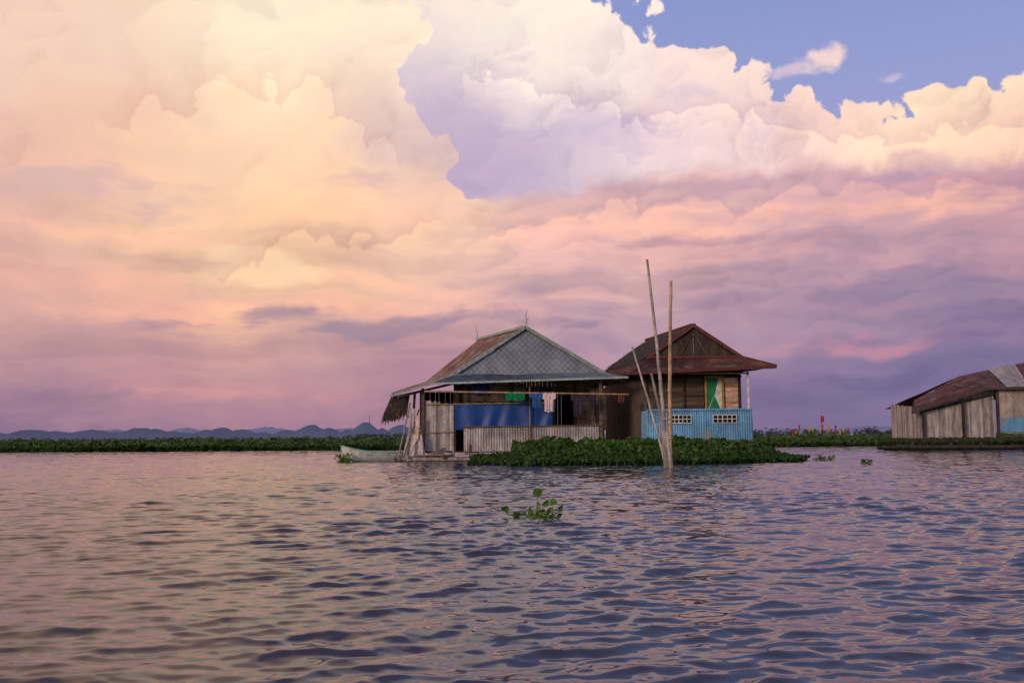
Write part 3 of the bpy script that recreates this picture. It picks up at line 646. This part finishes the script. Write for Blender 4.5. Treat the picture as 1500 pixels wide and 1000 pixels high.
mb_.board((4.42,36.77,3.2),(9.78,36.77,3.40),.12,.04).board((3.65,43,3.44),(4.42,36.8,3.2),.1,.04).board((6.88,37.5,5.06),(5.9,43.3,5.05),.1,.2).board((5.1,37.5,3.84),(8.7,37.5,3.84),.08,.05)
mb_.build('red_trim',H2,M['trim_red'])
mb_=MB(); mb_.add([(5.2,37.62,3.82),(8.55,37.62,3.82),(6.88,37.62,4.97)],[(0,1,2)],.5); mb_.build('gable_panel',H2,M['plank_dark'])
mb_=MB(); mb_.board((6.88,37.58,3.85),(6.88,37.58,4.9),.04,.03,(1,0,0)).board((6.35,37.56,3.88),(6.88,37.56,4.8),.03,.02).board((7.4,37.56,3.88),(6.88,37.56,4.8),.03,.02).board((5.75,37.57,3.86),(8.1,37.57,3.86),.04,.03)
mb_.build('gable_battens',H2,M['plank_brown'])
mb_=MB()
mb_.planks((5.1,38.3,.75),(7.36,38.3,.75),(7.36,38.3,3.6),(5.1,38.3,3.5),15,(0,-1,0),mode='h')
mb_.planks((8.1,38.3,.75),(8.72,38.3,.75),(8.72,38.3,1.8),(8.1,38.3,1.8),6,(0,-1,0),mode='h')
mb_.planks((7.38,38.3,3.12),(8.72,38.3,3.12),(8.72,38.3,3.6),(7.38,38.3,3.6),3,(0,-1,0),mode='h')
mb_.planks((8.72,38.3,.75),(8.3,43,.75),(8.3,43,3.6),(8.72,38.3,3.5),14,(1,0,0),mode='h')
mb_.build('plank_walls',H2,M['plank_brown'])
mb_=MB(); mb_.planks((8.12,38.3,1.82),(8.7,38.3,1.82),(8.7,38.3,3.1),(8.12,38.3,3.1),7,(0,-1,0),mode='h'); mb_.build('peeling_shutter',H2,M['salmon'])
mb_=MB(); mb_.add([(4.0,43,.5),(5.08,38.35,.6),(5.08,38.35,3.45),(4.0,43,3.5)],[(0,1,2,3)],.5).add([(4,43,.5),(8.3,43,.5),(8.3,43,3.7),(4,43,3.5)],[(0,1,2,3)],.5)
mb_.build('woven_side_wall',H2,M['woven_brown'])
mb_=MB(); mb_.box(7.42,8.05,38.20,38.24,.8,3.1,.5); mb_.build('white_shutter_panel',H2,M['white'])
mb_=MB()
mb_.add([(7.58,38.195,3.08),(7.92,38.195,3.08),(7.75,38.195,2.42)],[(0,2,1)],.5); mb_.add([(7.75,38.195,2.42),(7.47,38.195,1.75),(8.02,38.195,1.75)],[(0,1,2)],.5)
mb_.add([(7.45,38.194,3.08),(7.58,38.194,3.08),(7.74,38.194,2.42),(7.45,38.194,1.80)],[(0,3,2,1)],.9)
mb_.build('green_curtain',H2,M['curtain'])
mb_=MB(); mb_.board((7.41,38.17,.8),(7.41,38.17,3.12),.07,.05,(1,0,0)).board((8.06,38.17,.8),(8.06,38.17,3.12),.07,.05,(1,0,0)).board((7.38,38.16,3.13),(8.1,38.16,3.13),.07,.05)
mb_.build('door_frame',H2,M['ochre'])
mb_=MB(); mb_.board((5.1,38.22,-.3),(5.1,38.22,3.5),.12,.1,(1,0,0)).board((8.72,38.22,-.3),(8.72,38.22,3.5),.1,.1,(1,0,0)).board((5.5,38.24,1.8),(5.5,38.24,3.4),.06,.05,(1,0,0)).board((6.6,38.24,1.8),(6.6,38.24,3.4),.06,.05,(1,0,0)).board((5.1,38.2,3.1),(8.8,38.2,3.14),.08,.06)
mb_.box(4.95,9.0,37.42,38.3,.66,.74).box(4.4,8.7,38.3,43,.6,.72)
for xx_ in (5.1,5.9,6.8,7.8,8.9):
    for yy_ in (37.5,40,42.8): mb_.tube((xx_,yy_,-.4),(xx_,yy_,.7),.06,.06)
mb_.build('frame_and_stilts',H2,M['plank_brown'])
mb_=MB(); mb_.bamboo((4.9,37.35,3.22),(8.9,37.35,3.2),.03,.03); mb_.build('eave_bamboo',H2,M['bamboo'],True)
mb_=MB(); mb_.corr((5.05,37.4,.72),(8.98,37.4,.72),(8.98,37.4,1.84),(5.05,37.4,1.82),pitch=.09,amp=.016); mb_.corr((8.98,37.42,.72),(8.9,38.3,.72),(8.9,38.3,1.84),(8.98,37.42,1.84),rows=2); mb_.corr((4.95,38.3,.72),(5.05,37.42,.72),(5.05,37.42,1.82),(4.95,38.3,1.82),rows=2)
mb_.build('light_blue_balcony',H2,M['corr_blue'])
mb_=MB(); mb_.board((5.03,37.36,1.85),(9.0,37.36,1.86),.06,.09); mb_.build('balcony_rail',H2,M['corr_blue'])
mb_=MB(); mb_.board((8.86,37.45,1.9),(8.86,37.45,3.4),.07,.07,(1,0,0)); mb_.build('white_post',H2,M['white'])
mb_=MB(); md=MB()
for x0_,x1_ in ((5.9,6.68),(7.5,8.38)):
    md.box(x0_,x1_,37.35,37.37,1.36,1.64,.5)  # solid backing panel, no hole cut; its dark colour paints the shade
    for zz in (1.355,1.5,1.645): mb_.box(x0_-.02,x1_+.02,37.325,37.345,zz-.014,zz+.014)
    for i in range(6):
        xx_=x0_+(x1_-x0_)*i/5; mb_.box(xx_-.014,xx_+.014,37.318,37.342,1.35,1.65)
mb_.build('balcony_lattice',H2,M['white']); md.build('balcony_shade_panels',H2,M['dark'])
mb_=MB()
for i in range(8): mb_.tube((3.4+random.uniform(-.2,.3),37.2+i*.25,.08),(9.3+random.uniform(-.4,.3),37.2+i*.25,.08),.08,.07)
mb_.build('raft_logs',H2,M['plank_grey'])
# ------------------------------------------------------------------ HOUSE 3
H3=empty('floating_house.002',(30,60,0))
P1=(22.9,57.2,2.12);P2=(25.0,62,3.0);P3=(27.9,62,4.5);P4=(27.4,57.2,3.47)
mb_=MB(); mb_.corr(P2,P1,P4,P3,pitch=.15,amp=.02); mb_.corr(P4,(31,57.2,3.55),(31.9,62,5.3),P3,pitch=.15,amp=.02); mb_.corr((31,57.2,3.55),(38,57.2,3.6),(38,62,5.4),(31.9,62,5.3),pitch=.15,amp=.02)
mb_.corr((38,62,5.4),(38,67,3.6),(25,67,2.6),P3,pitch=.15)
mb_.build('red_roof',H3,M['roof_red'])
mb_=MB(); mb_.corr((28.4,57.15,3.55),(29.7,57.15,3.57),(31.3,61.9,5.22),(29.6,61.9,4.95),pitch=.15,amp=.02)
mb_.build('zinc_roof_sheet',H3,M['corr_grey'])
mb_=MB(); mb_.board(P1,P4,.12,.06).board(P4,(38,57.2,3.58),.12,.06).board(P1,P2,.1,.05); mb_.build('eave_boards',H3,M['plank_dark'])
mb_=MB(); mb_.planks((23.7,58,.7),(28,58,.7),(28,58,3.5),(23.7,58,2.4),38,(0,-1,0)).planks((23.9,63,.7),(23.7,58,.7),(23.7,58,2.4),(23.9,63,2.8),30,(-1,0,0)); mb_.build('bamboo_wall',H3,M['plank_pale'])
mb_=MB(); mb_.planks((28.05,57.7,.9),(38,57.7,.9),(38,57.7,3.6),(28.05,57.7,3.5),20,(0,-1,0)); mb_.build('tan_wall',H3,M['tan'])
mb_=MB(); mb_.cloth(28.05,38,57.6,1.82,1.0,.03,9,n=80); mb_.build('blue_tarpaulin',H3,M['corr_blue'],True)
mb_=MB(); mb_.box(23.2,38,57.3,63,.5,.66)
for i in range(9):
    xx_=23.4+i*1.75; mb_.board((xx_,57.5,-.3),(xx_,57.5,.6),.16,.14,(1,0,0))
for xx_,z_ in ((23.7,2.3),(28.0,3.45),(26,2.9),(33,3.5)): mb_.board((xx_,57.6,.6),(xx_,57.6,z_),.14,.12,(1,0,0))
mb_.board((23.6,57.85,2.15),(28,57.85,3.2),.08,.06)
mb_.build('platform',H3,M['plank_dark'])
mb_=MB()
for i in range(10): mb_.tube((20.4+random.uniform(0,1.4)+i*.1,56.2+i*.2,.12+random.uniform(-.03,.1)),(38,56.2+i*.2,.12),.09,.09)
mb_.build('raft_logs',H3,M['plank_dark'])
# ------------------------------------------------------------------ poles
Pp=empty('bamboo_mooring_poles',(4.3,27.5,0)); mb_=MB()
mb_.bamboo((4.26,27.5,-.5),(3.80,27.6,5.8),.06,.034,.42,.05); mb_.build('tall_pole',Pp,M['bamboo_old'],True)
mb_=MB(); mb_.bamboo((4.30,27.4,-.5),(4.44,27.45,5.16),.065,.04,.42,-.03); mb_.build('second_pole',Pp,M['bamboo'],True)
mb_=MB(); mb_.bamboo((4.32,27.55,-.4),(3.34,27.6,3.35),.04,.025,.35,.03).bamboo((4.36,27.5,-.4),(3.85,27.5,2.6),.045,.035,.35,.02); mb_.tube((4.24,27.42,-.5),(4.12,27.45,1.55),.095,.08,10).tube((4.38,27.42,-.5),(4.22,27.4,1.0),.07,.07,10); mb_.build('stub_poles',Pp,M['bamboo_old'],True)
mb_=MB()
for zz in (.75,.8,.85,1.3): mb_.path([(4.25+.13*math.cos(t),27.45+.13*math.sin(t),zz+.01*t) for t in np.linspace(0,6.28,12)],[.012]*12,5)
mb_.build('rope_lashing',Pp,M['cloth'])
# ------------------------------------------------------------------ boat
Bt=empty('canoe',(-5.2,38,0)); bow=Vector((-6.35,37.0,0)); st=Vector((-3.9,38.3,0)); ax=(st-bow); Lb=ax.length; ax/=Lb; sd_=Vector((-ax.y,ax.x,0))
def hull(inner):
    mb_=MB(); vs=[];fs=[];n=22;m_=9; k=.93 if inner else 1.
    for i in range(n+1):
        t=i/n; wd=.36*k*(math.sin(math.pi*min(1,t*.9+.03))**.6); sh=.30+.30*(1-t)**3+.06*t*t
        for j in range(m_):
            q=-1+2*j/(m_-1); zz=-.08+(sh+.08)*abs(q)**1.8 + (.04 if inner else 0)*(1-abs(q))+ (.22*(1-t)**5)*(1-abs(q))
            vs.append(bow+ax*(t*Lb)+sd_*(wd*math.copysign(abs(q)**.7,q))+Vector((0,0,zz)))
    for i in range(n):
        for j in range(m_-1): a_=i*m_+j; fs.append((a_,a_+1,a_+m_+1,a_+m_))
    mb_.add(vs,fs,.5); return mb_,vs,m_,n
h,vs,m_,n_=hull(False); h.build('hull',Bt,M['hull'],True); h2,_,_,_=hull(True); h2.build('hull_inside',Bt,M['hullin'],True)
mb_=MB(); 
for j in (0,m_-1): mb_.path([vs[i*m_+j] for i in range(n_+1)],[.022]*(n_+1),6)
for t in (.35,.62,.85):
    c=bow+ax*(t*Lb); mb_.board(c-sd_*.33+Vector((0,0,.26)),c+sd_*.33+Vector((0,0,.26)),.03,.16)
mb_.build('gunwale_and_thwarts',Bt,M['hullin'])
mb_=MB()
for i in range(9): mb_.tube((8.6+random.uniform(-.3,.5),34.2+i*.22,.05+random.uniform(0,.08)),(10.3+random.uniform(-.5,.5),34.0+i*.25,.06+random.uniform(0,.1)),.06,.045)
mb_.build('driftwood_logs',None,M['plank_dark'])
# ------------------------------------------------------------------ floating hyacinth plants
def hyac(name,cx,cy,leaves,rs=1.):
    e=empty(name,(cx,cy,0)); lf=MB(); stl=MB()
    for dx,dy,dz,r,azd,tl in leaves:
        c=Vector((cx+dx,cy+dy,dz)); a=math.radians(azd); f=Vector((math.cos(a)*math.cos(tl),math.sin(a)*math.cos(tl),math.sin(tl))); s=Vector((-math.sin(a),math.cos(a),0)); n=s.cross(f)
        vs=[c-f*r*.1-n*r*.12]; K=16; rings=3
        for q in range(1,rings+1):
            for kk in range(K):
                t=2*math.pi*kk/K; rr_=r*q/rings*(1+.05*math.sin(3*t+dx*40)); x_=math.cos(t)*rr_*(1.0 if math.cos(t)>-.9 else .8); y_=math.sin(t)*rr_*.95
                vs.append(c+f*x_+s*y_+n*((q/rings)**2*r*.22+.012*math.sin(2*t+dx*30)))
        fs=[(0,1+kk,1+(kk+1)%K) for kk in range(K)]
        for q in range(rings-1):
            for kk in range(K): a0=1+q*K; fs.append((a0+kk,a0+K+kk,a0+K+(kk+1)%K,a0+(kk+1)%K))
        lf.add(vs,fs,random.uniform(.0,1))
        b=c-f*r*.95; root=Vector((cx+dx*.25,cy+dy*.25,-.03)); mid=root.lerp(b,.45)+Vector((dx*.12,0,.015))
        stl.path([root,root.lerp(mid,.6),mid,mid.lerp(b,.5),b],[.010*rs,.016*rs,.012*rs,.006*rs,.004*rs],7,random.uniform(.6,1))
    lf.build('leaves',e,M['leaf_near'],True); stl.build('stalks',e,M['leaf_near'],True)
L=[(-.32,0,.10,.045,-110,1.1),(-.20,-.03,.045,.05,-70,.9),(-.11,.05,.045,.04,-150,.9),(.02,.02,.27,.055,-75,1.25),(.03,-.01,.16,.03,-150,1.2),(.10,.0,.16,.045,-60,1.1),(.19,.02,.17,.045,-100,1.2),(.26,-.03,.11,.042,-40,1.2),
(.15,-.06,.085,.045,-85,1.0),(.07,-.06,.075,.04,-100,1.1),(-.04,-.07,.06,.045,-120,1.0),(.25,-.05,.04,.035,-60,.9),(-.07,.05,.10,.03,-20,1.1),
(.04,-.1,.03,.045,-90,.7),(.15,-.09,.03,.04,-50,.7)]
hyac('water_hyacinth',.24,10.65,L)
def rnd_leaves(n,R,H): return [(random.uniform(-R,R),random.uniform(-R,R)*.6,random.uniform(.03,H),random.uniform(.04,.07),random.uniform(0,360),random.uniform(.2,1.2)) for _ in range(n)]
hyac('water_hyacinth.001',10.6,29.9,rnd_leaves(16,.2,.14)); hyac('water_hyacinth.002',10.7,34.5,rnd_leaves(26,.35,.2)); hyac('water_hyacinth.003',-6.2,36.6,rnd_leaves(34,.35,.3)); hyac('water_hyacinth.004',10.1,35.2,rnd_leaves(26,.3,.22))
# ------------------------------------------------------------------ festival flags far right
Ff=empty('festival_flags',(34,112,0)); pl=MB(); fl={'red':MB(),'yellow':MB(),'green':MB()}
pl.box(30.6,38,111,113,-.1,.5); pl.tube((34.6,112,0),(34.6,112,3.1),.04,.03)
fl['red'].cloth(34.6,34.95,112,3.05,2.35,.05,1)
for i in range(15):
    xx_=31.2+i*.44+random.uniform(-.15,.15); hh=random.uniform(1.4,2.1); pl.tube((xx_,112,0),(xx_+.1,112,hh),.025,.02,5)
    kf=random.choice(['red','red','yellow','green']); fl[kf].cloth(xx_,xx_+random.uniform(.15,.28),111.9,hh,hh-random.uniform(.6,1.0),.05,1,prof=lambda v:1-.8*v)
pl.build('poles_and_deck',Ff,M['plank_dark']); [fl[k_].build(k_+'_flags',Ff,M[k_]) for k_ in fl]
# ------------------------------------------------------------------ camera
cd=bpy.data.cameras.new("camera"); cd.lens=35; cd.sensor_width=36; cd.clip_end=20000; cd.clip_start=.05
co=bpy.data.objects.new("camera",cd); sc.collection.objects.link(co); sc.camera=co
R=Matrix.Rotation(math.radians(5.52),4,'X')@Matrix.Rotation(math.radians(90),4,'X')
fw=(R.to_3x3()@Vector((0,0,-1)))
R=Matrix.Rotation(math.radians(.38),4,fw)@R
co.matrix_world=Matrix.Translation((0,0,.85))@R
sc.view_settings.view_transform='Standard'; sc.view_settings.look='None'; sc.view_settings.exposure=0
